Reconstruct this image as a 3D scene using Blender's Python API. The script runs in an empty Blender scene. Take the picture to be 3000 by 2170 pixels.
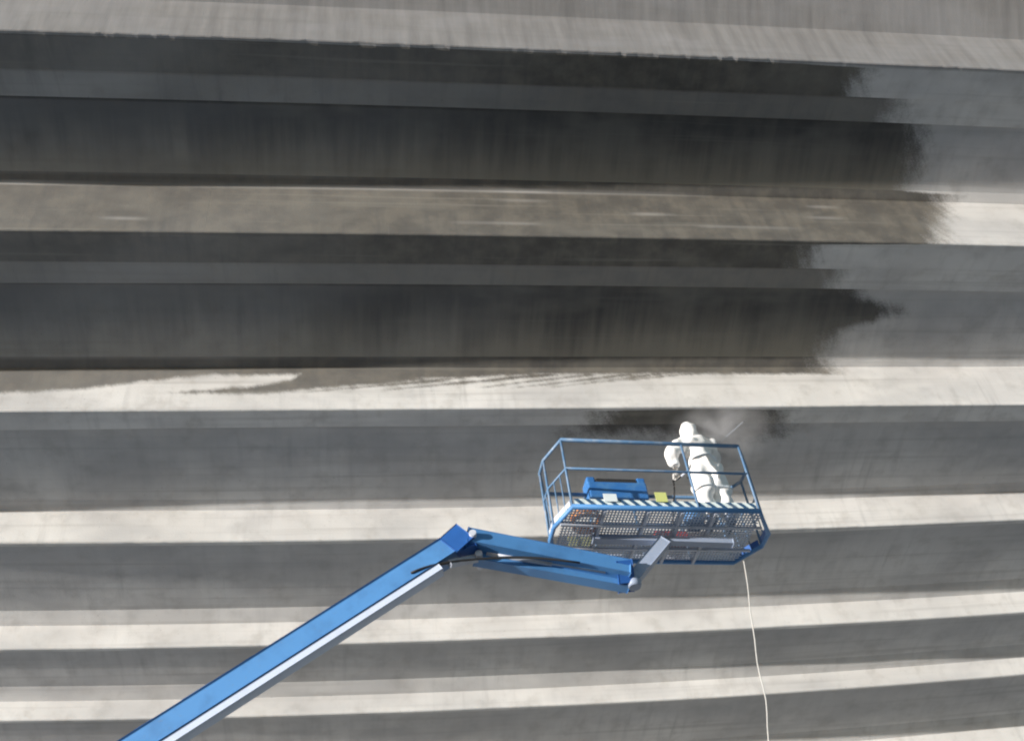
import bpy, bmesh, math, random
import numpy as np
from mathutils import Vector, Matrix
random.seed(4)
rng = np.random.default_rng(7)
SC = bpy.context.scene
COL = SC.collection
R_ = math.radians

# ------------------------------------------------------------------ camera
ZC = 1.6                                   # eye height above the ground
PITCH, ROLL = R_(45.0), R_(8.35)
cF = Vector((0, math.cos(PITCH), math.sin(PITCH)))
_R = Vector((1, 0, 0)); _U = Vector((0, -math.sin(PITCH), math.cos(PITCH)))
cR = _R*math.cos(ROLL) - _U*math.sin(ROLL)
cU = _U*math.cos(ROLL) + _R*math.sin(ROLL)
cam_d = bpy.data.cameras.new('camera'); cam = bpy.data.objects.new('camera', cam_d); COL.objects.link(cam)
cam.matrix_world = Matrix(((cR.x, cU.x, -cF.x, 0), (cR.y, cU.y, -cF.y, 0), (cR.z, cU.z, -cF.z, ZC), (0, 0, 0, 1)))
cam_d.sensor_fit = 'HORIZONTAL'; cam_d.sensor_width = 36; cam_d.lens = 36*2400/2268
cam_d.clip_start = .1; cam_d.clip_end = 3000
SC.camera = cam
SC.cycles.filter_width = 2.1                # a soft, slightly over-enlarged phone picture

# ------------------------------------------------------------------ sky and sun
PSI = R_(11.58)                            # the stand recedes to the right by this
AZO = R_(66)                               # the sun stands this far left of the risers' normal
wn = Vector((math.sin(PSI), -math.cos(PSI), 0))           # outward normal of the risers
az = math.atan2(wn.y, wn.x) - AZO
EL = math.atan(math.tan(R_(7.0))*math.cos(AZO))
to_sun = Vector((math.cos(az)*math.cos(EL), math.sin(az)*math.cos(EL), math.sin(EL)))
W = bpy.data.worlds.new('World'); SC.world = W; W.use_nodes = True
nt = W.node_tree; bg = nt.nodes['Background']
sky = nt.nodes.new('ShaderNodeTexSky'); sky.sky_type = 'NISHITA'; sky.sun_disc = False
sky.sun_elevation = EL; sky.sun_rotation = math.atan2(to_sun.x, to_sun.y)
sky.air_density = 1.0; sky.dust_density = .4; sky.ozone_density = 2.3
nt.links.new(sky.outputs[0], bg.inputs[0]); bg.inputs[1].default_value = .15
sd = bpy.data.lights.new('sun', 'SUN'); sd.energy = 2.9; sd.angle = R_(.5); sd.color = (1, .965, .92)
sun = bpy.data.objects.new('sun', sd); COL.objects.link(sun)
sun.rotation_euler = to_sun.to_track_quat('Z', 'Y').to_euler()
sun.location = to_sun*60
SC.view_settings.view_transform = 'Standard'; SC.view_settings.look = 'None'
SC.view_settings.gamma = 1; SC.view_settings.exposure = 1.42; SC.view_settings.use_curve_mapping = False

# ------------------------------------------------------------------ helpers
def tag(o, label=None, cat=None, group=None, kind=None):
    if label: o['label'] = label
    if cat: o['category'] = cat
    if group: o['group'] = group
    if kind: o['kind'] = kind
    return o
def empty(name, loc=(0, 0, 0)):
    o = bpy.data.objects.new(name, None); COL.objects.link(o); o.location = loc; return o
def link(name, me, mat, parent=None, smooth=False):
    o = bpy.data.objects.new(name, me); COL.objects.link(o)
    if mat: me.materials.append(mat)
    if smooth:
        for p in me.polygons: p.use_smooth = True
    if parent:
        o.parent = parent
        M = Matrix.Identity(4); q = parent
        while q:
            M = Matrix.Translation(q.location) @ M; q = q.parent
        o.location = -Vector(M.translation) if True else (0, 0, 0)
    return o
class MB:
    """collects shapes in world coordinates; build() links them as one mesh object"""
    def __init__(s): s.bm = bmesh.new()
    def box(s, c, ax, half, bev=0.0):
        ax = [Vector(a).normalized() for a in ax]; c = Vector(c)
        b = bmesh.new(); bmesh.ops.create_cube(b, size=2)
        M = Matrix.Identity(4)
        for i in range(3):
            for j in range(3): M[j][i] = ax[i][j]*half[i]
        M.translation = c
        b.transform(M)
        if bev: bmesh.ops.bevel(b, geom=b.edges[:], offset=bev, segments=2, affect='EDGES', profile=.5)
        s.merge(b); return s
    def merge(s, b):
        me = bpy.data.meshes.new('t'); b.to_mesh(me); b.free(); s.bm.from_mesh(me); bpy.data.meshes.remove(me)
    def bar(s, p, q, w, h, up=(0, 0, 1), bev=0.0):
        """rectangular bar from p to q, w across, h along up"""
        p, q = Vector(p), Vector(q); d = (q-p); L = d.length; d.normalize()
        side = d.cross(Vector(up)).normalized(); u = side.cross(d).normalized()
        return s.box((p+q)/2, (d, side, u), (L/2, w/2, h/2), bev)
    def tube(s, pts, r, n=8, closed=False):
        pts = [Vector(p) for p in pts]; N = len(pts); rings = []
        rr = r if isinstance(r, (list, tuple)) else [r]*N
        for i, p in enumerate(pts):
            a = pts[(i-1) % N] if (closed or i > 0) else p
            b = pts[(i+1) % N] if (closed or i < N-1) else p
            d = (b-a).normalized()
            ref = Vector((0, 0, 1)) if abs(d.z) < .9 else Vector((0, 1, 0))
            x = d.cross(ref).normalized(); y = x.cross(d)
            k = 1.0
            if 0 < i < N-1 or closed:
                d1 = (p-a).normalized(); k = 1/max(.5, math.sqrt(max(.25, (1+d1.dot((b-p).normalized()))/2)))
            rings.append([s.bm.verts.new(p+(x*math.cos(t)+y*math.sin(t))*rr[i]*k) for t in [2*math.pi*j/n for j in range(n)]])
        m = N if closed else N-1
        for i in range(m):
            A, B = rings[i], rings[(i+1) % N]
            for j in range(n):
                f = s.bm.faces.new((A[j], A[(j+1) % n], B[(j+1) % n], B[j])); f.smooth = True
        if not closed:
            s.bm.faces.new(rings[0][::-1]); s.bm.faces.new(rings[-1])
        return s
    def lathe(s, c, axis, prof, n=24):
        """prof: (along axis, radius)"""
        a = Vector(axis).normalized(); ref = Vector((0, 0, 1)) if abs(a.z) < .9 else Vector((1, 0, 0))
        x = a.cross(ref).normalized(); y = a.cross(x); c = Vector(c); rings = []
        for h, r in prof:
            rings.append([s.bm.verts.new(c+a*h+(x*math.cos(2*math.pi*j/n)+y*math.sin(2*math.pi*j/n))*max(r, 1e-4)) for j in range(n)])
        for A, B in zip(rings, rings[1:]):
            for j in range(n):
                f = s.bm.faces.new((A[j], A[(j+1) % n], B[(j+1) % n], B[j])); f.smooth = True
        s.bm.faces.new(rings[0][::-1]); s.bm.faces.new(rings[-1])
        return s
    def ball(s, c, r, scale=(1, 1, 1), seg=16):
        b = bmesh.new(); bmesh.ops.create_uvsphere(b, u_segments=seg, v_segments=seg//2+2, radius=r)
        b.transform(Matrix.Translation(Vector(c)) @ Matrix.Diagonal((*scale, 1)))
        for f in b.faces: f.smooth = True
        s.merge(b); return s
    def build(s, name, mat, parent=None):
        bmesh.ops.recalc_face_normals(s.bm, faces=s.bm.faces[:])
        me = bpy.data.meshes.new(name); s.bm.to_mesh(me); s.bm.free()
        return link(name, me, mat, parent)

# ------------------------------------------------------------------ materials
def mat(name):
    m = bpy.data.materials.new(name); m.use_nodes = True
    n = m.node_tree.nodes; return m, n, m.node_tree.links, n['Principled BSDF']
def nd(n, t, **k):
    x = n.new(t)
    for a, v in k.items():
        if a == 'op': x.operation = v
        else: setattr(x, a, v)
    return x
def ramp(n, a, b, ca=(0, 0, 0, 1), cb=(1, 1, 1, 1)):
    r = n.new('ShaderNodeValToRGB'); e = r.color_ramp.elements
    e[0].position = a; e[0].color = ca; e[1].position = b; e[1].color = cb
    return r
def mathn(n, l, op, a, b=None, c=None):
    x = n.new('ShaderNodeMath'); x.operation = op
    for i, v in enumerate((a, b, c)):
        if v is None: continue
        if isinstance(v, (int, float)): x.inputs[i].default_value = v
        else: l.new(v, x.inputs[i])
    return x.outputs[0]
def mixc(n, l, fac, a, b, mode='MIX'):
    x = n.new('ShaderNodeMix'); x.data_type = 'RGBA'; x.blend_type = mode
    for i, v in ((0, fac), (6, a), (7, b)):
        if isinstance(v, (int, float)): x.inputs[i].default_value = v
        elif isinstance(v, tuple): x.inputs[i].default_value = v
        else: l.new(v, x.inputs[i])
    return x.outputs[2]
def noise(n, l, vec, scale, detail=4, rough=.55, sc3=None, off=None):
    mp = n.new('ShaderNodeMapping'); l.new(vec, mp.inputs[0])
    if sc3: mp.inputs['Scale'].default_value = sc3
    if off: mp.inputs['Location'].default_value = off
    t = n.new('ShaderNodeTexNoise'); l.new(mp.outputs[0], t.inputs['Vector'])
    t.inputs['Scale'].default_value = scale; t.inputs['Detail'].default_value = detail; t.inputs['Roughness'].default_value = rough
    return t.outputs[0]

def concrete():
    m, n, l, b = mat('terrace_concrete')
    uv = nd(n, 'ShaderNodeUVMap').outputs[0]
    geo = n.new('ShaderNodeNewGeometry')
    oi = n.new('ShaderNodeObjectInfo')
    wa = nd(n, 'ShaderNodeAttribute', attribute_name='wet').outputs['Fac']
    da = nd(n, 'ShaderNodeAttribute', attribute_name='upper_dark').outputs['Fac']
    # uv: x metres along the row, y metres along the profile
    big = noise(n, l, uv, .55, 3)
    mid = noise(n, l, uv, 2.6, 5, .6)
    fine = noise(n, l, uv, 38, 4, .65)
    streak = noise(n, l, uv, 1, 5, .6, (6.5, .55, 1))        # runs down / across the face
    streak2 = noise(n, l, uv, 1, 4, .6, (17, 1.1, 1), (3, 7, 0))
    band = noise(n, l, uv, 1, 4, .55, (.16, 7.5, 1), (1, 2, 0))   # along the row
    dry = mixc(n, l, ramp_f(n, l, big, .3, .7), (.58, .565, .545, 1), (.70, .685, .66, 1))
    dry = mixc(n, l, mathn(n, l, 'MULTIPLY', mathn(n, l, 'MULTIPLY', ramp_f(n, l, streak, .48, .78), ramp_f(n, l, big, .35, .75)), .42), dry, (.24, .235, .23, 1))
    dry = mixc(n, l, mathn(n, l, 'MULTIPLY', ramp_f(n, l, band, .5, .72), .3), dry, (.27, .255, .235, 1))
    dry = mixc(n, l, mathn(n, l, 'MULTIPLY', ramp_f(n, l, streak2, .6, .8), .08), dry, (.66, .65, .63, 1))
    dry = mixc(n, l, mathn(n, l, 'MULTIPLY', ramp_f(n, l, mid, .46, .75), .36), dry, (.3, .28, .25, 1))
    pores = ramp_f(n, l, noise(n, l, uv, 30, 2, .5, None, (9, 4, 0)), .70, .76)
    dry = mixc(n, l, mathn(n, l, 'MULTIPLY', pores, .5), dry, (.16, .155, .15, 1))
    # soffit shading put into colour: dark outer edge, paling inward like bounce, uneven streaks
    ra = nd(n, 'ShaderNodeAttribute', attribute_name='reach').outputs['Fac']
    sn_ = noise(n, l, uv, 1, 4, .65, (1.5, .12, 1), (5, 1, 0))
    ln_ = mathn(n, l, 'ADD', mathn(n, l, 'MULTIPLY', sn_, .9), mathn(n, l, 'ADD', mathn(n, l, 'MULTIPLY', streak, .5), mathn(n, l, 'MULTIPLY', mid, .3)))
    soffit_shade = ramp_f(n, l, mathn(n, l, 'SUBTRACT', ln_, ra), -.25, .75)
    dry = mixc(n, l, mathn(n, l, 'MULTIPLY', soffit_shade, .40), dry, (.3, .298, .305, 1))
    # deeper tone on the risers of the top rows
    dmix = mathn(n, l, 'MULTIPLY', da, mathn(n, l, 'ADD', .75, mathn(n, l, 'MULTIPLY', streak, .5)))
    dry = mixc(n, l, dmix, dry, (.15, .146, .145, 1))
    # wet
    wmid = mixc(n, l, ramp_f(n, l, mid, .35, .7), (.084, .078, .069, 1), (.15, .137, .115, 1))
    wmid = mixc(n, l, mathn(n, l, 'MULTIPLY', ramp_f(n, l, streak, .45, .7), .45), wmid, (.07, .069, .068, 1))
    wmid = mixc(n, l, mathn(n, l, 'MULTIPLY', ramp_f(n, l, band, .56, .7), .4), wmid, (.24, .23, .2, 1))
    wmid = mixc(n, l, mathn(n, l, 'MULTIPLY', ramp_f(n, l, streak2, .62, .8), .35), wmid, (.21, .205, .19, 1))
    wmid = mixc(n, l, mathn(n, l, 'MULTIPLY', mathn(n, l, 'SUBTRACT', 1.0, soffit_shade), mathn(n, l, 'LESS_THAN', ra, 1.01)), wmid, (.27, .25, .205, 1))  # bounced light painted in: wet soffit pales toward its inner end
    wmid = mixc(n, l, mathn(n, l, 'MULTIPLY', soffit_shade, .5), wmid, (.03, .031, .037, 1))  # painted shade on the outer part of the wet soffit
    # ragged sprayed edge: streaks that fan out beside slower blotches
    j = mathn(n, l, 'MULTIPLY', mathn(n, l, 'SUBTRACT', mid, .5), .34)
    sh = nd(n, 'ShaderNodeMapping'); l.new(uv, sh.inputs[0]); sh.inputs['Rotation'].default_value = (0, 0, R_(-58))
    fan = noise(n, l, sh.outputs[0], 1, 4, .6, (1.3, 8, 1))
    j2 = mathn(n, l, 'MULTIPLY', mathn(n, l, 'SUBTRACT', fan, .5), .3)
    j3 = mathn(n, l, 'MULTIPLY', mathn(n, l, 'SUBTRACT', fine, .5), .3)
    sm = mathn(n, l, 'ADD', wa, mathn(n, l, 'ADD', j, mathn(n, l, 'ADD', j2, j3)))
    # keep the disturbance off where the field is far from its boundary
    wf = ramp_f(n, l, sm, .33, .69)
    cloud = noise(n, l, uv, 1, 3, .6, (.5, 1.1, 1), (11, 3, 0))
    dry = mixc(n, l, mathn(n, l, 'MULTIPLY', ramp_f(n, l, cloud, .42, .66), .32), dry, (.3, .3, .31, 1))
    wmid = mixc(n, l, mathn(n, l, 'MULTIPLY', ramp_f(n, l, cloud, .46, .68), .42), wmid, (.22, .208, .18, 1))
    fa = nd(n, 'ShaderNodeAttribute', attribute_name='film').outputs['Fac']
    wf = mathn(n, l, 'MULTIPLY', wf, mathn(n, l, 'SUBTRACT', 1.0, mathn(n, l, 'MULTIPLY', fa, .27)))
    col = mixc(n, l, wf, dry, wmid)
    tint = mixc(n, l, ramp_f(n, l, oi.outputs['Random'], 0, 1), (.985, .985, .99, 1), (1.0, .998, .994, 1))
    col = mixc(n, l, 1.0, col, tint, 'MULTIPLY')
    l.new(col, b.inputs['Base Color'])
    rg = mixc(n, l, wf, (.9, .9, .9, 1), (.5, .5, .5, 1)); l.new(rg, b.inputs['Roughness'])
    b.inputs['Specular IOR Level'].default_value = .3
    bp = n.new('ShaderNodeBump'); bp.inputs['Strength'].default_value = .5; bp.inputs['Distance'].default_value = .012
    hsum = mathn(n, l, 'ADD', mathn(n, l, 'MULTIPLY', mid, .8), mathn(n, l, 'SUBTRACT', mathn(n, l, 'MULTIPLY', fine, .5), mathn(n, l, 'MULTIPLY', pores, .4)))
    l.new(hsum, bp.inputs['Height']); l.new(bp.outputs[0], b.inputs['Normal'])
    return m
def ramp_f(n, l, v, a, b):
    x = n.new('ShaderNodeMapRange'); x.interpolation_type = 'SMOOTHSTEP'
    l.new(v, x.inputs[0]); x.inputs[1].default_value = a; x.inputs[2].default_value = b
    return x.outputs[0]
def paint(name, c, rough=.4, wear=.25, wc=None, metal=0.0, scale=3.0, coat=0.0):
    m, n, l, b = mat(name)
    tc = nd(n, 'ShaderNodeTexCoord').outputs['Object']
    a = noise(n, l, tc, scale, 5, .6); f = noise(n, l, tc, scale*9, 4, .6)
    wc = wc or tuple(x*.62 for x in c)
    col = mixc(n, l, mathn(n, l, 'MULTIPLY', ramp_f(n, l, a, .45, .7), wear), (*c, 1), (*wc, 1))
    col = mixc(n, l, mathn(n, l, 'MULTIPLY', ramp_f(n, l, f, .62, .74), wear), col, (*[x*.5+.08 for x in c], 1))
    l.new(col, b.inputs['Base Color']); b.inputs['Roughness'].default_value = rough; b.inputs['Metallic'].default_value = metal
    b.inputs['Coat Weight'].default_value = coat
    bp = n.new('ShaderNodeBump'); bp.inputs['Strength'].default_value = .15; bp.inputs['Distance'].default_value = .004
    l.new(f, bp.inputs['Height']); l.new(bp.outputs[0], b.inputs['Normal'])
    return m
def stripes(name, c1, c2, freq):
    m, n, l, b = mat(name)
    uv = nd(n, 'ShaderNodeUVMap').outputs[0]
    sx = n.new('ShaderNodeSeparateXYZ'); l.new(uv, sx.inputs[0])
    d = mathn(n, l, 'ADD', sx.outputs[0], sx.outputs[1])
    fr = mathn(n, l, 'FRACT', mathn(n, l, 'MULTIPLY', d, freq))
    k = mathn(n, l, 'GREATER_THAN', fr, .5)
    tc = nd(n, 'ShaderNodeTexCoord').outputs['Object']; a = noise(n, l, tc, 14, 4, .6)
    col = mixc(n, l, k, (*c1, 1), (*c2, 1))
    col = mixc(n, l, mathn(n, l, 'MULTIPLY', ramp_f(n, l, a, .5, .7), .45), col, (.2, .22, .24, 1))
    l.new(col, b.inputs['Base Color']); b.inputs['Roughness'].default_value = .5
    return m
def ground_mat():
    m, n, l, b = mat('concrete_apron')
    tc = nd(n, 'ShaderNodeTexCoord').outputs['Object']
    a = noise(n, l, tc, .2, 5); f = noise(n, l, tc, 30, 3)
    col = mixc(n, l, a, (.43, .42, .40, 1), (.53, .515, .49, 1)); col = mixc(n, l, mathn(n, l, 'MULTIPLY', f, .2), col, (.2, .2, .2, 1))
    l.new(col, b.inputs['Base Color']); b.inputs['Roughness'].default_value = .9
    return m
M_CON = concrete()
M_BLUE = paint('blue_paint', (.075, .23, .49), .5, .6, (.05, .15, .33), coat=.1, scale=2.2)
M_DBLUE = paint('dark_blue_paint', (.02, .1, .34), .42, .3)
M_RAIL = paint('scuffed_blue_rail', (.09, .18, .31), .5, .7, (.24, .29, .36), scale=7)
M_ARM = paint('blue_grey_steel', (.27, .32, .42), .5, .5, (.18, .22, .3), scale=6)
M_GALV = paint('galvanised_grating', (.58, .63, .72), .5, .4, (.4, .46, .56), scale=6)
M_BOX = paint('deep_blue_cover', (.035, .15, .4), .45, .5, (.1, .24, .42), scale=6)
M_GREY = paint('grey_steel', (.46, .49, .56), .45, .5, (.3, .31, .34), scale=6)
M_TRACK = paint('power_track_steel', (.50, .56, .68), .55, .3, (.38, .43, .54), scale=5)
M_BLACK = paint('black_rubber', (.02, .02, .022), .7, .3)
M_RIM = paint('white_rim_paint', (.6, .6, .58), .5, .4)
M_SUIT = paint('white_coverall', (.84, .83, .81), .85, .15, (.7, .69, .66), scale=5)
M_SKIN = paint('skin', (.42, .26, .18), .55, .1)
M_GLOVE = paint('rubber_glove', (.62, .6, .57), .6, .3)
M_BOOT = paint('rubber_boot', (.05, .1, .2), .5, .3)
M_ROPE = paint('pale_rope', (.5, .49, .46), .9, .4, scale=20)
M_YEL = paint('yellow_green_plastic', (.6, .63, .22), .5, .3)
M_OLIVE = paint('faded_olive_plastic', (.34, .34, .16), .6, .3)
M_WHITE = paint('white_decal', (.75, .8, .8), .5, .15)
M_RED = paint('red_paint', (.45, .05, .04), .45, .3)
M_ORANGE = paint('orange_hose', (.65, .26, .06), .6, .25)
M_HAZ = stripes('hazard_stripes', (.74, .82, .8), (.03, .085, .17), 7.0)
M_GND = ground_mat()

# ------------------------------------------------------------------ the ground
g = MB(); g.bm.faces.new([g.bm.verts.new(v) for v in ((-900, -900, 0), (900, -900, 0), (900, 900, 0), (-900, 900, 0))])
tag(g.build('ground', M_GND), kind='structure')

# ------------------------------------------------------------------ the stand: L-shaped terrace units
# per row: riser plane O, height of the nose Z, top of the riser ZM, and where the sloping soffit meets the haunch (QO, QZ)
O = [-9.3, -6.95, -4.582, -2.491, -.264, 1.645, 3.329, 4.469, 5.87, 7.1, 8.3]
Z = [16.5, 15.05, 13.299, 11.927, 10.748, 9.869, 9.154, 8.583, 7.95, 7.37, 6.79]
ZM = [17.8, 16.1, 14.26, 12.983, 11.594, 10.45, 9.56, 8.904, 8.29, 7.67, 7.09]
QO = [-9.45, -7.1, -5.05, -2.623, -.4, 1.508, 3.129, 4.263, 5.66, 6.93, 8.13]
QZ = [17.9, 16.2, 14.78, 13.076, 11.688, 10.546, 9.7, 9.048, 8.44, 7.79, 7.21]
Z, ZM, QZ = [[z+ZC for z in q] for q in (Z, ZM, QZ)]
T = [.9, .95, .95, .915, .371, .09, .07, .07, .07, .07, .07]
D2 = 11.8
cs, sn = math.cos(PSI), math.sin(PSI)
JOINTS = [-15.07, -9.72, -4.37, .98, 6.33, 11.68, 17.03]
TH, CH = .18, .014
STS = [.05, .05, .05, .05, .05, .012, .01, .01, .01, .01, .01]      # how far each soffit lies above the nose before it
CAM = [-.07, -.07, -.075, -.06, .005, .1, .115, .145, .16, .16, .16]   # settlement: how much each row rises or sags toward its ends
def P3(u, o, z): return (u*cs-o*sn, D2+u*sn+o*cs, z)
def vnoise(x, seed=0):
    """1-d value noise on an array"""
    i = np.floor(x).astype(int); f = x-i; f = f*f*(3-2*f)
    h = lambda k: np.modf(np.abs(np.sin((k+seed*131)*127.1)*43758.5453))[0]
    return h(i)*(1-f)+h(i+1)*f
def sd_to_attr(d): return np.clip(.5+d*.55, -.6, 1.6)
def wet_field(k, seg, u, o, z):
    """distance in metres inside (+) or outside (-) the washed, wet area. k: index into O"""
    u = np.asarray(u); d = np.full(u.shape, -2.0)
    if k == 2:
        if seg == 'bottom0': d = 4.75-u
        elif seg == 'bottom1': d = 5.45-u
    elif k == 3:
        if seg == 'soffit': d = 5.85+.25*vnoise(u*0+z*3+o*4, 3)-u
        elif seg == 'riser': d = (6.1+(z-Z[3])*.5)-u
        elif seg == 'bottom0': d = 4.2-u
        elif seg == 'bottom1': d = 4.75-u
    elif k == 4:
        zz = z-ZC+.262
        if seg == 'soffit': d = 5.25-.45*(o+2.3)/2.3+.9*np.exp(-((o+1.15)/.25)**2)-u
        elif seg == 'riser':
            lo = np.interp(u, [-9, -7.4, -6.15, -5.54, -4.92, -4.41, -3.3, -3.1], [11.28, 11.35, 11.43, 11.54, 11.65, 11.70, 11.70, 11.70])
            d1 = np.minimum((zz-lo)*6, 5.0-u)
            flo = np.interp(u, [-4.9, -4.77, -3.61, -2.2, -1.29, .45, 2.25, 4.6], [11.38, 11.36, 11.34, 11.50, 11.60, 11.69, 11.72, 11.74])
            flo = flo+.05*(vnoise(u*1.4+2*zz, 5)-.5)+.05*np.maximum(0, np.sin((u*1.1+zz*9.0)*2.2))*np.clip((u+2.6)/1, 0, 1)
            fhi = np.interp(u, [-4.9, -4.77, -3.88, -3.3, -3.15, -2.9], [11.34, 11.37, 11.46, 11.60, 11.75, 13])
            d2 = np.minimum(np.minimum(zz-flo, fhi-zz)*6, np.minimum(5.0-u, (u+4.8)*.9))
            d = np.maximum(d1, d2)
            for us_, ue, zs, ze, th in FINGERS:                  # thin runs slanting down and left
                f_ = (u-us_)/(ue-us_); zc = zs+(ze-zs)*f_+.012*(vnoise(u*2.1, 7)-.5)
                fd = np.minimum((th*(1-.8*np.clip(f_, 0, 1))-np.abs(zz-zc))*9, np.minimum(f_+.08, 1-f_)*3)
                d = np.maximum(d, fd)
        elif seg == 'bottom0': d = np.minimum((u-1.15)*.8, 4.05-u)
    elif k == 5 and seg == 'soffit':
        d = np.minimum(np.minimum((u-.9)*.8, 4.2-u), (.30+.2*vnoise(u*2.3, 9)-o)*1.8)
    return d
FINGERS = [(-1.2, -3.0, 11.58, 11.36, .034), (-.9, -2.2, 11.63, 11.46, .02), (.5, -1.8, 11.70, 11.41, .042), (1.1, -.5, 11.70, 11.44, .034), (1.7, .0, 11.70, 11.43, .038), (2.2, .6, 11.71, 11.45, .034), (2.8, 1.3, 11.72, 11.54, .026)]
def build_unit(k, a, b, parent):
    o1, z1 = O[k], Z[k]
    zt = Z[k-1]+STS[k-1] if k > 0 else ZM[0]
    oa = O[k-1]+T[k-1]+.012 if k > 0 else O[0]+.25
    fine = 2 <= k <= 5
    segs = []                                  # (name, p, q, step)
    st = .055 if fine else .4
    if k > 0:
        segs.append(('soffit', (oa, zt), (QO[k], QZ[k]), st))
        segs.append(('haunch', (QO[k], QZ[k]), (o1, ZM[k]), st))
    else: segs.append(('cap', (o1+.2, zt), (o1, zt), .4))
    segs.append(('riser', (o1, ZM[k]), (o1, z1+CH), (.022 if k == 4 else st)))
    segs.append(('nose', (o1, z1+CH), (o1+CH, z1), 1))
    w = T[k]
    if w > .5:
        segs.append(('bottom0', (o1+CH, z1), (o1+w*.56, z1), st))
        segs.append(('step', (o1+w*.56, z1), (o1+w*.56+.004, z1+.03), 1))
        segs.append(('bottom1', (o1+w*.56+.004, z1+.03), (o1+w, z1+.03), st))
    else:
        segs.append(('bottom0', (o1+CH, z1), (o1+w, z1), st))
    pts = [segs[0][1]]; names = []
    for nm, p, q, s in segs:
        L = math.hypot(q[0]-p[0], q[1]-p[1]); c = max(1, int(round(L/s)))
        for i in range(1, c+1):
            f_ = i/c; g = f_**1.35 if nm == 'soffit' else f_          # the soffit is coved, steeper toward the haunch
            pts.append((p[0]+(q[0]-p[0])*f_, p[1]+(q[1]-p[1])*g)); names.append(nm)
    top = zt+TH
    back = [(o1+w, top), (oa, top)] if k > 0 else [(o1+w, zt-.5), (o1+.2, zt-.5)]
    nf = len(pts); allp = pts+back; npf = len(allp)
    g_ = .0004
    nu = max(2, int((b-a)/(.075 if fine else .5)))
    us = np.linspace(a+g_, b-g_, nu+1)
    arc = np.zeros(npf)
    for i in range(1, npf): arc[i] = arc[i-1]+math.hypot(allp[i][0]-allp[i-1][0], allp[i][1]-allp[i-1][1])
    oo = np.array([p[0] for p in allp]); zz = np.array([p[1] for p in allp])
    UU, OO = np.meshgrid(us, oo, indexing='ij'); _, ZZ = np.meshgrid(us, zz, indexing='ij')
    # casting tolerance: rows of forms never sit dead straight; noses are slightly chipped
    wav = (vnoise(us*.8, k)-.5)*.018+(vnoise(us*.23, k+20)-.5)*.03
    rag = np.maximum(0, vnoise(us*9, k+40)-.7)*(.05 if k == 2 else .018)
    for i, nm in enumerate(['-']+names):
        if i < nf and nm in ('riser', 'nose', 'bottom0'):
            OO[:, i] += wav*.6
        if i < nf and nm in ('nose',) or (nm == 'riser' and i+1 < nf and names[i] == 'nose'):
            ZZ[:, i] += wav*.7+rag
    sagu = np.clip(np.abs(us-.6)/7.7, 0, 1.35)**2
    for i in range(npf):
        f_ = np.clip((allp[i][0]-O[k-1])/(o1-O[k-1]), 0, 1) if k > 0 else 1.0
        ck = CAM[k-1]*(1-f_)+CAM[k]*f_ if k > 0 else CAM[k]
        ZZ[:, i] += ck*sagu
    V = np.stack([UU*cs-OO*sn, D2+UU*sn+OO*cs, ZZ], -1).reshape(-1, 3)
    n1 = nu+1
    idx = lambda i, j: i*npf+j
    faces = []; uvs = []
    for i in range(nu):
        for j in range(npf):
            j2 = (j+1) % npf
            faces.append((idx(i, j), idx(i, j2), idx(i+1, j2), idx(i+1, j)))
    faces.append(tuple(idx(0, j) for j in range(npf))); faces.append(tuple(idx(nu, j) for j in range(npf))[::-1])
    me = bpy.data.meshes.new('terrace_unit'); me.from_pydata(V.tolist(), [], faces); me.update()
    bm = bmesh.new(); bm.from_mesh(me); bmesh.ops.recalc_face_normals(bm, faces=bm.faces[:]); bm.to_mesh(me); bm.free()
    uvl = me.uv_layers.new(name='UVMap')
    vi = np.empty(len(me.loops), dtype=np.int32); me.loops.foreach_get('vertex_index', vi)
    uu = UU.reshape(-1)[vi]+k*37.3; vv = np.tile(arc, n1)[vi]+k*5.1
    uvl.data.foreach_set('uv', np.stack([uu, vv], 1).astype(np.float32).ravel())
    wet = np.full((n1, npf), -.6)
    if fine:
        for nm in set(names):
            js = [j for j in range(1, nf) if names[j-1] == nm]
            if nm == 'riser': js = js
            key = {'nose': 'riser', 'haunch': 'riser', 'step': 'bottom1'}.get(nm, nm)
            for j in js:
                wet[:, j] = sd_to_attr(wet_field(k, key, us, OO[:, j], np.full(us.shape, zz[j])))
        wet[:, 0] = wet[:, 1]
    at = me.attributes.new('wet', 'FLOAT', 'POINT'); at.data.foreach_set('value', wet.astype(np.float32).ravel())
    dm = np.zeros((n1, npf))
    fm = np.zeros((n1, npf))
    for j in range(1, nf):
        if k <= 2 and names[j-1] in ('riser', 'haunch', 'nose'): dm[:, j] = .86
        # drying: the rows washed first, to the left, have begun to pale
        base_ = {'bottom1': .75, 'bottom0': -.05, 'soffit': .08}.get(names[j-1], .15)
        fm[:, j] = base_+1.0*np.clip((.8-us)/6.0, 0, 1)*(.5+1.0*vnoise(us*.7+j*.05, k+3))*{'bottom0': .75, 'riser': .3, 'haunch': .3, 'nose': .3}.get(names[j-1], 1)
    if k == 3:                                  # a dry thread left along the top edge of the washed riser
        j = max(j for j in range(1, nf) if names[j-1] == 'haunch')
        fm[:, j] = 2.6*np.clip((3.2-us)/3, 0, 1)*(.35+.75*vnoise(us*1.3, 77))
        for dj in (4, 9, 14):                   # pale scuffs lower down
            fm[:, j+dj] += 1.5*np.clip(vnoise(us*1.1+dj, 60+dj)-.72, 0, 1)*3
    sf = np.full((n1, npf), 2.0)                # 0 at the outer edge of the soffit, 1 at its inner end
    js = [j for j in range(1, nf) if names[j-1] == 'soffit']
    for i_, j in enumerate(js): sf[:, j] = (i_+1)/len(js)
    if js: sf[:, 0] = 0
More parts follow.
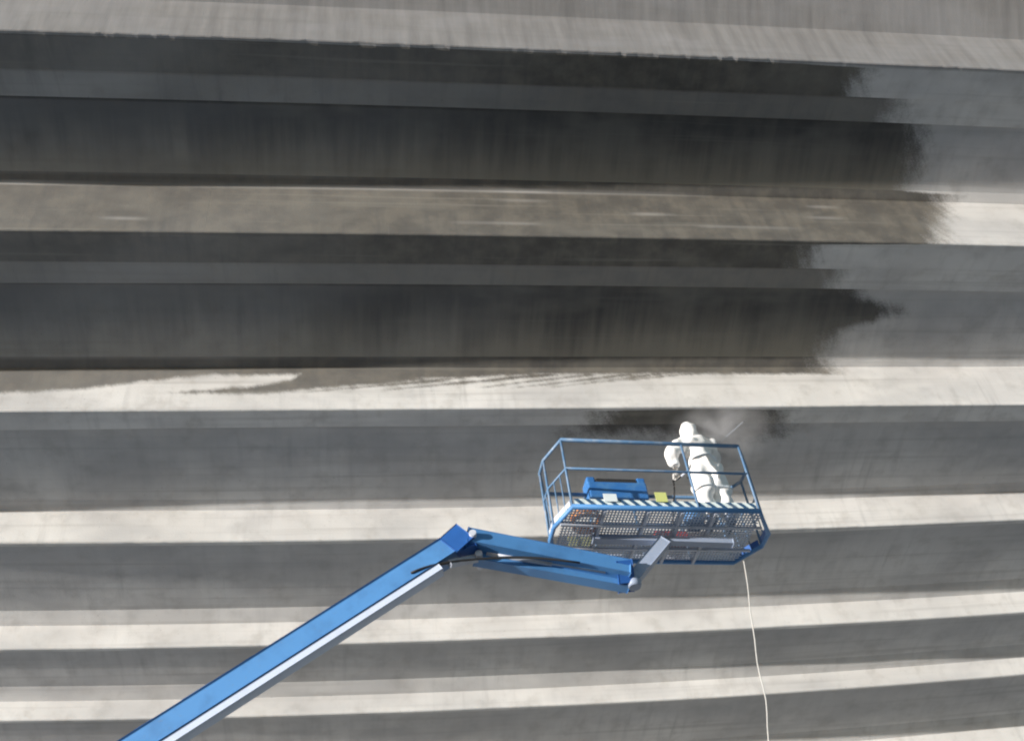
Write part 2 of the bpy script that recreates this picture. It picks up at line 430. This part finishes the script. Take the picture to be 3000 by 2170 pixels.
    at = me.attributes.new('reach', 'FLOAT', 'POINT'); at.data.foreach_set('value', sf.astype(np.float32).ravel())
    at = me.attributes.new('upper_dark', 'FLOAT', 'POINT'); at.data.foreach_set('value', dm.astype(np.float32).ravel())
    at = me.attributes.new('film', 'FLOAT', 'POINT'); at.data.foreach_set('value', fm.astype(np.float32).ravel())
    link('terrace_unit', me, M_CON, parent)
stand = tag(empty('grandstand', P3(0, 8.5, 0)), 'weathered concrete stepped underside of a stand in long overhanging rows, partly washed wet', 'grandstand')
for k in range(len(O)):
    for a, b in zip(JOINTS, JOINTS[1:]): build_unit(k, a, b, stand)
bw = MB(); q0, q1 = O[-1]+.03, O[-1]+.33
bw.box(P3(.98, (q0+q1)/2, (Z[-1]-.015)/2), ((cs, sn, 0), (-sn, cs, 0), (0, 0, 1)), (16.0, .15, (Z[-1]-.015)/2))
bo = bw.build('base_wall', M_CON, stand)

# ------------------------------------------------------------------ pixel helper (photo at 2268 px wide)
def ray(x, y): return cF + cR*((x-1134)/2400) - cU*((y-820.5)/2400)
def at(x, y, fwd): return Vector((0, 0, ZC)) + ray(x, y)*fwd

def bez(P, n=24):
    out = []
    for i in range(n+1):
        t_ = i/n; pts = [Vector(p) for p in P]
        while len(pts) > 1: pts = [a.lerp(b_, t_) for a, b_ in zip(pts, pts[1:])]
        out.append(pts[0])
    return out
# ------------------------------------------------------------------ boom lift
b0 = at(330+22, 1641-14, 11.6); b1 = at(1020, 1202, 13.2)
bd = (b1-b0).normalized()
pivot = b0 - bd*((b0.z-2.0)/bd.z)
base = Vector((pivot.x+.9, pivot.y, 0))
lift = tag(empty('boom_lift', base), 'blue articulated boom lift with raised boom, jib and railed work platform', 'boom lift')
pz = Vector((0, 0, 1))
bs = bd.cross(pz).normalized(); bu = bs.cross(bd).normalized()   # bs points toward -y (camera)
if bs.y > 0: bs = -bs
hdir = Vector((bd.x, bd.y, 0)).normalized(); hs = Vector((-hdir.y, hdir.x, 0))
# undercarriage (outside the picture)
c = MB(); c.box(base+Vector((0, 0, .62)), (hdir, hs, (0, 0, 1)), (1.25, .62, .22), .05)
for s in (-1, 1): c.box(base+hdir*s*1.15+Vector((0, 0, .5)), (hdir, hs, (0, 0, 1)), (.12, 1.0, .12), .03)
c.build('chassis', M_BLUE, lift)
for sx in (-1, 1):
    for sy in (-1, 1):
        wc = base+hdir*sx*1.15+hs*sy*1.05+Vector((0, 0, .46))
        w = MB(); w.lathe(wc-hs*.15, hs, [(0, .26), (.0, .42), (.05, .46), (.25, .46), (.30, .42), (.30, .26)], 28); wo = w.build('wheel', M_BLACK, lift)
        r = MB(); r.lathe(wc-hs*.12, hs, [(0, .1), (0, .255), (.24, .255), (.24, .1)], 20); r.build('rim', M_RIM, wo)
t = MB(); t.lathe(base+Vector((0, 0, .84)), (0, 0, 1), [(0, .5), (.14, .5)], 28); t.build('slew_ring', M_BLACK, lift)
t = MB(); t.box(base-hdir*.35+Vector((0, 0, 1.12)), (hdir, hs, (0, 0, 1)), (1.1, .28, .14), .03)
for s in (-1, 1): t.box(base-hdir*.9+hs*s*.24+Vector((0, 0, 1.65)), (hdir, hs, (0, 0, 1)), (.35, .05, .55), .03)
t.build('turntable', M_BLUE, lift)
for s in (-1, 1):
    t = MB(); t.box(base+hs*s*.66+hdir*-.1+Vector((0, 0, 1.35)), (hdir, hs, (0, 0, 1)), (1.0, .3, .36), .08); t.build('engine_cover', M_BLUE, lift)
t = MB(); t.box(base-hdir*1.75+Vector((0, 0, 1.35)), (hdir, hs, (0, 0, 1)), (.3, .95, .42), .1); t.build('counterweight', M_DBLUE, lift)
pl_ = (b1-pivot).length
def boom_sec(name, s0, s1, w, h, m=M_BLUE):
    x = MB(); x.bar(pivot+bd*s0, pivot+bd*s1, w, h, bu, .02); return x.build(name, m, lift)
boom_sec('boom_base_section', -.5, pl_*.34, .36, .44)
boom_sec('boom_middle_section', pl_*.30, pl_*.47, .29, .355)
fly = boom_sec('boom_fly_section', pl_*.4, pl_-.02, .22, .275)
x = MB(); x.lathe(base+hdir*.45+hs*0+Vector((0, 0, 1.25)), (pivot+bd*3.2-base-hdir*.45-Vector((0, 0, 1.25))-bu*.25), [(0, .09), ((pivot+bd*3.2-base-hdir*.45-Vector((0, 0, 1.25))-bu*.25).length*.55, .09)], 14); x.build('lift_cylinder', M_DBLUE, lift)
# the steel tray of the cables, below the near side of the boom
tr = MB(); off = bs*.09-bu*.195
tr.bar(pivot+bd*(pl_*.49)+off, pivot+bd*(pl_-.42)+off, .04, .085, bu, .006)
tr.bar(pivot+bd*(pl_*.49)+off-bs*.07-bu*.035, pivot+bd*(pl_-.42)+off-bs*.07-bu*.035, .10, .02, bu, .004)
tray = tr.build('cable_tray', M_TRACK, lift)
for q in np.arange(pl_*.5, pl_-.6, 1.3):
    x = MB(); x.bar(pivot+bd*q-bu*.14+bs*.07, pivot+bd*(q+.06)-bu*.14+bs*.07, .03, .05, bu); x.build('tray_bracket', M_DBLUE, tray)
# small fittings on the upper edge of the boom
for q, w in ((pl_-3.6, .34), (pl_-4.15, .2)):
    x = MB(); x.bar(pivot+bd*q+bu*.15+bs*.06, pivot+bd*(q+w)+bu*.15+bs*.06, .06, .03, bu, .004); x.build('wear_pad', M_TRACK, lift)
# boom head
j0 = at(1052, 1196, 13.2); j1 = at(1392, 1263, 13.35)
k0 = at(1062, 1240, 13.2); k1 = at(1392, 1298, 13.35)
jd = (j1-j0).normalized(); ju = (k0-k1).cross(Vector((0, -1, 0))).normalized()
h = MB()
for s in (-1, 1):
    a = bs*s*.12
    h.bar(pivot+bd*(pl_-.18)+a-bu*.02, pivot+bd*(pl_+.1)+a+bu*.03, .03, .30, bu, .008)
h.bar(pivot+bd*(pl_-.1)-bu*.05, pivot+bd*(pl_+.12)-bu*.1, .16, .2, bu, .02)
hd = h.build('boom_head', M_DBLUE, lift)
h = MB()
for pp in (j0+jd*-.02, k0): h.lathe(pp-bs*-.15, -bs, [(0, .045), (.3, .045)], 12)
h.build('pivot_pin', M_GREY, lift)
h = MB(); h.bar(pivot+bd*(pl_-.30)-bu*.20+bs*.05, k0+bs*.05, .06, .07, bu, .01); h.build('jib_link', M_GREY, lift)
x = MB(); x.bar(j0-jd*.1, j1, .17, .20, (0, 0, 1), .015); x.build('jib_upper_tube', M_BLUE, lift)
x = MB(); x.bar(k0-jd*.06, k1, .14, .10, (0, 0, 1), .01); x.build('jib_lower_tube', M_BLUE, lift)
x = MB(); cA = k0+(k1-k0)*.06+(j0-k0)*.45; cB = j0+(j1-j0)*.84-Vector((0, 0, .09))
dC = (cB-cA); x.lathe(cA, dC, [(0, .04), (dC.length*.55, .04), (dC.length*.55, .022), (dC.length, .022)], 12); x.build('jib_cylinder', M_GREY, lift)
for i_ in range(3):
    o_ = bs*(.09+.018*i_)
    x = MB(); x.tube(bez([pivot+bd*(pl_-.75)+o_-bu*.06, pivot+bd*(pl_-.2)+o_-bu*.16, k0+o_-pz*(.10+.03*i_), k0+(j0-k0)*.4+jd*.3+o_, j0+jd*(1.0+.15*i_)+o_-pz*.12]), .013, 6); x.build('hydraulic_hose', M_BLACK, lift)
x = MB(); jm = (j1+k1)/2
for s in (-1, 1): x.bar(j1+bs*s*.1+Vector((0, 0, .07))-jd*.05, k1+bs*s*.1-Vector((0, 0, .03))-jd*.03, .03, .2, jd, .006)
x.build('jib_end_plate', M_DBLUE, lift)

# ------------------------------------------------------------------ work platform
YA = R_(15.5)
pa = Vector((math.cos(YA), math.sin(YA), 0)); pb = Vector((-math.sin(YA), math.cos(YA), 0)); pz = Vector((0, 0, 1))
p0 = at(1268, 1122, 13.30)                       # near left corner of the floor
LX, DY, HZ, BU, BR = 2.45, 1.1, 1.1, .15, .28
def L(x, y, z): return p0+pa*x+pb*y+pz*z
plan = [(0, 0), (LX, 0), (LX+BR, DY*.42), (LX+BR, DY*.66), (LX, DY), (0, DY), (-BU, DY*.62), (-BU, DY*.38)]
fr = MB()
fr.tube([L(x, y, 0) for x, y in plan], .03, 8, True)
plat = fr.build('work_platform', M_BLUE, lift)
gr = MB()
for i in range(1, 60):                                    # floor bars, across
    xx = -BU+.08+(LX+2*BU-.16)*i/60
    ylo = 0 if 0 <= xx <= LX else DY*.4*min(1, max(0, (-xx if xx < 0 else xx-LX)/BU)); yhi = DY-ylo*.9
    gr.bar(L(xx, ylo+.03, .015), L(xx, yhi-.03, .015), .012, .02)
for i in range(1, 22): gr.bar(L(-.06, DY*i/22, .006), L(LX+.06, DY*i/22, .006), .009, .012)
tag(gr.build('floor_grating', M_GALV, plat), kind='stuff')
for x in (.42, .98, 1.42, 1.86):
    q = MB(); q.bar(L(x, .02, -.025), L(x, DY-.02, -.025), .035, .05); q.build('floor_joist', M_GREY, plat)
q = MB(); q.tube([L(x, y, HZ) for x, y in plan], .023, 8, True); q.build('top_rail', M_RAIL, plat)
for yy in (.3, .78):
    q = MB(); q.bar(L(-.1, yy, -.05), L(LX+.12, yy, -.035), .03, .03); q.build('floor_beam', M_GREY, plat)
q = MB(); q.tube([L(x, y, HZ*.56) for x, y in plan], .015, 8, True); q.build('middle_rail', M_RAIL, plat)
posts = plan+[(LX*.67, 0), (LX*.5, DY), (LX*.24, DY), (LX*.76, DY)]
for x, y in posts:
    q = MB(); q.tube([L(x, y, .0), L(x, y, HZ)], .0165, 8); q.build('post', M_RAIL, plat)
def board(name, a, b, m, z0=.0, z1=.14, th=.012):
    (x0, y0), (x1, y1) = a, b
    A, B = L(x0, y0, (z0+z1)/2), L(x1, y1, (z0+z1)/2); d = (B-A).normalized()
    q = MB(); q.bar(A+d*.03, B-d*.03, th, z1-z0)
    o = q.build(name, m, plat); me = o.data; uvl = me.uv_layers.new(name='UVMap')
    Lm = o.matrix_basis
    for lp in me.loops:
        v = me.vertices[lp.vertex_index].co; uvl.data[lp.index].uv = ((v-A).dot(d), (v.z-A.z))
    return o
board('toe_board', plan[0], plan[1], M_HAZ, .02, .125)
for i in range(1, 8): board('toe_board', plan[i], plan[(i+1) % 8], M_DBLUE if i in (1, 2, 3) else M_GREY, .02, .12)
# mesh side panels of the two ends, flat bars
for (i, n_) in ((1, 3), (2, 2), (3, 3), (5, 3), (6, 2), (7, 3)):
    (x0, y0), (x1, y1) = plan[i], plan[(i+1) % 8]
    for q_ in range(1, n_):
        f_ = q_/n_
        q = MB(); q.tube([L(x0+(x1-x0)*f_, y0+(y1-y0)*f_, .02), L(x0+(x1-x0)*f_, y0+(y1-y0)*f_, HZ*.56)], .009, 6); q.build('infill_bar', M_RAIL, plat)
# control box on the far rail
cb = MB(); c0 = L(1.0, DY-.03, HZ+.0)
cb.box(c0-pz*.04, (pa, pb, pz), (.42, .15, .14), .02)
for s in (-1, 1): cb.box(c0+pa*s*.36+pz*.13, (pa, pb, pz), (.06, .13, .07), .02)
co = cb.build('control_box', M_BOX, plat)
q = MB(); q.box(c0+pz*.135-pb*.06, (pa, pb, pz), (.29, .07, .035), .006); q.build('control_panel', M_BLACK, co)
for xx in (-.12, .1):
    q = MB(); q.tube([c0+pa*xx+pz*.12, c0+pa*xx+pz*.2], [.012, .018], 8); q.build('joystick', M_BLACK, co)
q = MB(); q.box(L(.50, -.022, .14), (pa, pb, pz), (.085, .004, .06)); q.build('warning_plate', M_WHITE, plat)
q = MB(); q.box(L(1.17, -.022, .17), (pa, pb, pz), (.075, .004, .075)); q.build('warning_plate', M_YEL, plat)
q = MB(); q.box(L(.42, DY+.02, .30), (pa, pb, pz), (.2, .004, .1)); q.build('warning_plate', M_OLIVE, plat)
# support under the floor and the arm to the jib
q = MB(); q.bar(at(1312, 1193, 13.72), at(1622, 1203, 13.92), .09, .07, (0, 0, 1), .01); q.build('platform_support', M_ARM, plat)
s1 = at(1470, 1202, 13.76); s0 = (j1+k1)/2+jd*.06
q = MB(); q.bar(s0, s1+(s1-s0).normalized()*.02, .12, .15, (0, 0, 1), .012); q.build('platform_arm', M_ARM, lift)
q = MB(); q.lathe(s0-pz*.12, pz, [(0, .075), (.04, .09), (.2, .09), (.24, .07)], 16); q.build('rotator', M_ARM, lift)

# ------------------------------------------------------------------ things on the platform
q = MB(); c = L(1.72, .38, .03); q.lathe(c, pz, [(0, .12), (.26, .15), (.26, .14), (.02, .11)], 20); bo = q.build('bucket', M_BLUE)
tag(bo, 'small blue bucket on the platform floor beside the worker', 'bucket')
q = MB(); q.tube([c+pa*.15*math.cos(a)+pz*(.26+.13*math.sin(a)) for a in np.linspace(0, math.pi, 9)], .006, 6); q.build('bucket_handle', M_GREY, bo)
tb = MB(); c = L(1.50, .76, .105); tb.box(c, (pa, pb, pz), (.22, .1, .075), .012); to = tb.build('toolbox', M_RED); tag(to, 'red toolbox lying on the grated platform floor', 'toolbox')
q = MB(); q.tube([c-pa*.1+pz*.07, c-pa*.1+pz*.12, c+pa*.1+pz*.12, c+pa*.1+pz*.07], .01, 6); q.build('handle', M_BLACK, to)
hc = MB(); c = L(.28, .42, .04)
hc.tube([c+(pa*math.cos(a)+pb*math.sin(a))*(.17+.01*math.sin(a*.37))+pz*(a*.006) for a in np.linspace(0, 2*math.pi*4, 90)], .014, 6)
tag(hc.build('hose_coil', M_ORANGE), 'coil of orange hose on the platform floor near the control box', 'hose')

# ------------------------------------------------------------------ worker
def skin_mesh(name, verts, edges, radii, material, parent, root=0, sub=2):
    me = bpy.data.meshes.new(name); me.from_pydata([tuple(v) for v in verts], edges, []); me.update()
    o = link(name, me, material, parent)
    m = o.modifiers.new('skin', 'SKIN'); m.use_smooth_shade = True
    if not me.skin_vertices: me.attributes  # layer is made by the modifier on evaluation in some builds
    try:
        sv = me.skin_vertices[0].data
    except Exception:
        bm = bmesh.new(); bm.from_mesh(me); bm.verts.layers.skin.verify(); bm.to_mesh(me); bm.free(); sv = me.skin_vertices[0].data
    for i, r in enumerate(radii):
        r = r if isinstance(r, tuple) else (r, r)
        sv[i].radius = r; sv[i].use_root = (i == root)
    s = o.modifiers.new('sub', 'SUBSURF'); s.levels = sub; s.render_levels = sub
    return o
F0 = L(2.06, .34, .03)                           # between the feet
fx, fy = pa, pb                                  # right and forward (toward the wall)
def B(x, y, z): return F0+fx*x+fy*y+pz*z
worker = empty('person', F0)
tag(worker, 'worker in white hooded coveralls seen from behind, spraying the soffit from the platform', 'person')
J = dict(pelvis=B(0, 0, .95), waist=B(-.005, .01, 1.10), chest=B(-.015, .03, 1.30), collar=B(-.02, .04, 1.44), neck=B(-.03, .05, 1.53),
         lsh=B(-.22, .03, 1.39), lel=B(-.43, -.03, 1.22), lwr=B(-.37, .12, 1.03), lha=B(-.37, .19, .97),
         rsh=B(.19, .05, 1.40), rel=B(.34, .27, 1.36), rwr=B(.27, .43, 1.53), rha=B(.27, .48, 1.59),
         lhip=B(-.10, 0, .88), lkn=B(-.11, .03, .48), lan=B(-.12, -.02, .09), lto=B(-.13, .15, .04),
         rhip=B(.10, 0, .88), rkn=B(.12, .04, .48), ran=B(.13, -.02, .09), rto=B(.15, .15, .04), head=B(-.06, .06, 1.66))
def chain(order, edges, rad, name, m, parent):
    ix = {k: i for i, k in enumerate(order)}
    return skin_mesh(name, [J[k] for k in order], [(ix[a], ix[b]) for a, b in edges], [rad[k] for k in order], m, parent)
bodyorder = ['pelvis', 'waist', 'chest', 'collar', 'neck', 'head', 'lsh', 'lel', 'lwr', 'rsh', 'rel', 'rwr', 'lhip', 'lkn', 'lan', 'lto', 'rhip', 'rkn', 'ran', 'rto']
be = [('pelvis', 'waist'), ('waist', 'chest'), ('chest', 'collar'), ('collar', 'neck'), ('neck', 'head'), ('collar', 'lsh'), ('lsh', 'lel'), ('lel', 'lwr'),
      ('collar', 'rsh'), ('rsh', 'rel'), ('rel', 'rwr'), ('pelvis', 'lhip'), ('lhip', 'lkn'), ('lkn', 'lan'), ('lan', 'lto'), ('pelvis', 'rhip'), ('rhip', 'rkn'), ('rkn', 'ran'), ('ran', 'rto')]
br = dict(pelvis=(.15, .115), waist=(.14, .105), chest=(.165, .115), collar=.09, neck=.055, head=.08, lsh=.06, lel=.045, lwr=.03, rsh=.06, rel=.045, rwr=.03,
          lhip=.085, lkn=.06, lan=.042, lto=.035, rhip=.085, rkn=.06, ran=.042, rto=.035)
chain(bodyorder, be, br, 'body', M_SKIN, worker)
co_o = [k for k in bodyorder if k not in ('head', 'lto', 'rto')]
ce = [e for e in be if e[0] in co_o and e[1] in co_o]
cr = {k: (tuple(x*1.22+.022 for x in v) if isinstance(v, tuple) else v*1.25+.022) for k, v in br.items()}
cr.update(lel=.1, rel=.1, lwr=.066, rwr=.066, lsh=.115, rsh=.115, lkn=.145, rkn=.145, lan=.115, ran=.115, lhip=.165, rhip=.165, neck=.075, collar=.125)
suit = chain(co_o, ce, cr, 'coverall', M_SUIT, worker)
def crease(o, amt, size):
    tx = bpy.data.textures.new('folds', 'STUCCI'); tx.noise_scale = size; tx.turbulence = 8
    s2 = o.modifiers.new('fine', 'SUBSURF'); s2.levels = 1; s2.render_levels = 1
    dm_ = o.modifiers.new('folds', 'DISPLACE'); dm_.texture = tx; dm_.strength = amt; dm_.mid_level = .5; dm_.texture_coords = 'LOCAL'
crease(suit, .085, .13)
hm = MB(); hc_ = J['head']
hm.ball(hc_+pz*.0, .105, (.92, 1.08, 1.2), 20); hm.ball(hc_+fy*.115-pz*.02, .022, (1, 1.3, 1.3), 10)
for s in (-1, 1): hm.ball(hc_+fx*s*.095-pz*.01, .03, (.5, .8, 1.2), 10)
hdo = hm.build('head', M_SKIN, worker)
for s in (-1, 1):
    e_ = MB(); e_.ball(hc_+fx*s*.036+fy*.102+pz*.02, .013, (1, 1, 1), 10); e_.build('eye', M_WHITE, hdo)
e_ = MB(); e_.ball(hc_+fy*.103-pz*.065, .02, (1.2, .4, .35), 10); e_.build('mouth', M_RED, hdo)
hb = bmesh.new(); bmesh.ops.create_uvsphere(hb, u_segments=24, v_segments=18, radius=1)
bmesh.ops.delete(hb, geom=[v for v in hb.verts if v.co.y > .62 and v.co.z < .62 and v.co.z > -.75], context='VERTS')
for v in hb.verts:
    if v.co.z < -.3: v.co.x *= 1+(-.3-v.co.z)*.28
    v.co += Vector((random.uniform(-1, 1), random.uniform(-1, 1), random.uniform(-1, 1)))*.018
MH = Matrix.Translation(hc_-pz*.015) @ Matrix(((fx.x*.118, fy.x*.135, 0, 0), (fx.y*.118, fy.y*.135, 0, 0), (0, 0, .185, 0), (0, 0, 0, 1)))
hb.transform(MH); me = bpy.data.meshes.new('hood'); hb.to_mesh(me); hb.free()
ho = link('hood', me, M_SUIT, worker, True); sm = ho.modifiers.new('th', 'SOLIDIFY'); sm.thickness = .008; crease(ho, .05, .09)
for an, to_ in (('lan', 'lto'), ('ran', 'rto')):
    q = MB(); a, t_ = J[an], J[to_]; d = (t_-a); d.z = 0; d.normalize(); bz = F0.z-.012
    q.tube([a+pz*.22, a+pz*.02, Vector((a.x, a.y, bz+.06))], [.075, .07, .065], 12)
    q.tube([Vector((a.x, a.y, bz+.048))-d*.08, Vector((a.x, a.y, bz+.05))+d*.05, Vector((a.x, a.y, bz+.045))+d*.14, Vector((a.x, a.y, bz+.04))+d*.2], [.045, .052, .05, .03], 12)
    q.build('boot', M_BOOT, worker)
def glove(wr, ha, grip, name='glove'):
    d = (ha-wr).normalized(); g_ = Vector(grip).normalized(); side = d.cross(g_).normalized()
    q = MB(); q.tube([wr-d*.03, wr+d*.02, wr+d*.06, wr+d*.09], [.04, .034, .042, .036], 10)
    for i in range(4):
        bpt = wr+d*.085+g_*(i-1.5)*.021; ln = (.034, .04, .038, .03)[i]
        q.tube([bpt, bpt+d*ln, bpt+d*ln*1.2+side*.03, bpt+d*ln*.6+side*.05], [.0105, .0105, .01, .009], 7)
    tb_ = wr+d*.035-g_*.034
    q.tube([tb_, tb_-g_*.02+d*.03+side*.012, tb_-g_*.01+d*.055+side*.035], [.012, .0115, .01], 7)
    q.build(name, M_GLOVE, worker)
lance_d = (at(1668, 915, 15.4)-J['rha']).normalized()
glove(J['rwr'], J['rha'], lance_d); glove(J['lwr'], J['lha'], fx*.4+pz*.3)

# pressure lance held by the worker, its hose runs back to the left hand
tip = J['rha']+lance_d*.75; tail = J['rha']-lance_d*.42+(J['lha']-J['rha'])*.0
ln = MB(); ln.tube([tail, J['rha'], tip], [.016, .014, .009], 8)
lo = ln.build('spray_lance', M_GREY); tag(lo, 'thin grey spray lance raised toward the wet soffit by the worker', 'lance')
q = MB(); q.tube([tail+lance_d*.12, tail+lance_d*.10-pz*.12], [.018, .014], 8); q.build('trigger_grip', M_BLACK, lo)
q = MB(); q.tube([tip, tip+lance_d*.05], [.014, .01], 8); q.build('nozzle', M_BLACK, lo)
hz = MB(); lw = J['lha']
hz.tube(bez([tail, tail-lance_d*.25, lw+fy*.1+pz*.1, lw, lw-pz*.35+fx*.0, L(1.45, .5, .5), L(1.6, .9, .03)]), .011, 6)
tag(hz.build('lance_hose', M_BLACK), 'dark hose running from the lance through the worker\'s hand to the floor', 'hose')

# ------------------------------------------------------------------ rope hanging from the platform
rp = [(1648, 1246, 14.02), (1654, 1285, 0), (1661, 1330, 0), (1667, 1372, 0), (1672, 1420, 0), (1678, 1470, 0), (1685, 1520, 0), (1694, 1570, 0), (1699, 1610, 0), (1706, 1650, 0)]
A0 = at(*rp[0]); nrm = (ray(1648, 1246)).cross(ray(1706, 1650)).normalized()
low = A0.copy(); low.z = .012
low -= Vector((nrm.x, nrm.y, 0))*((low-Vector((0, 0, ZC))).dot(nrm)/(nrm.x**2+nrm.y**2))     # ground point in the plane of the hanging line
axis = (low-A0)
pts = [A0+pz*.03]
for i in range(0, 61):
    f_ = i/60; p = A0+axis*f_
    wob = pa*(.016*math.sin(f_*34+1)+.012*math.sin(f_*71))*min(1, f_*8)
    pts.append(p+wob)
for i in range(1, 40):
    a = i*.32; pts.append(low+Vector((math.cos(a)*(.3+.01*i)-.3, math.sin(a)*(.3+.01*i), .004*(i % 5))))
r = MB(); r.tube(pts, .0075, 6); tag(r.build('rope', M_ROPE), 'pale thin rope hanging from the corner of the blue platform', 'rope')

# ------------------------------------------------------------------ spray mist round the lance tip
mv, n, l, b_ = mat('spray_mist'); n.remove(b_)
tc = nd(n, 'ShaderNodeTexCoord').outputs['Object']
gr_ = n.new('ShaderNodeTexGradient'); gr_.gradient_type = 'SPHERICAL'; l.new(tc, gr_.inputs[0])
nz = noise(n, l, tc, 2.2, 4, .6)
dn = mathn(n, l, 'MULTIPLY', mathn(n, l, 'MULTIPLY', mathn(n, l, 'POWER', gr_.outputs[0], 1.6), ramp_f(n, l, nz, .25, .8)), 5.5)
pv = n.new('ShaderNodeVolumePrincipled'); pv.inputs['Color'].default_value = (.95, .96, 1, 1); l.new(dn, pv.inputs['Density'])
l.new(pv.outputs[0], n['Material Output'].inputs['Volume'])
bmh = bmesh.new(); bmesh.ops.create_icosphere(bmh, subdivisions=3, radius=1)
me = bpy.data.meshes.new('spray_mist'); bmh.to_mesh(me); bmh.free()
mo = link('spray_mist', me, mv); mo.location = tip-fx*.38-pz*.22; mo.scale = (.85, .55, .55)
tag(mo, 'pale spray mist drifting round the tip of the lance', 'mist', kind='stuff')
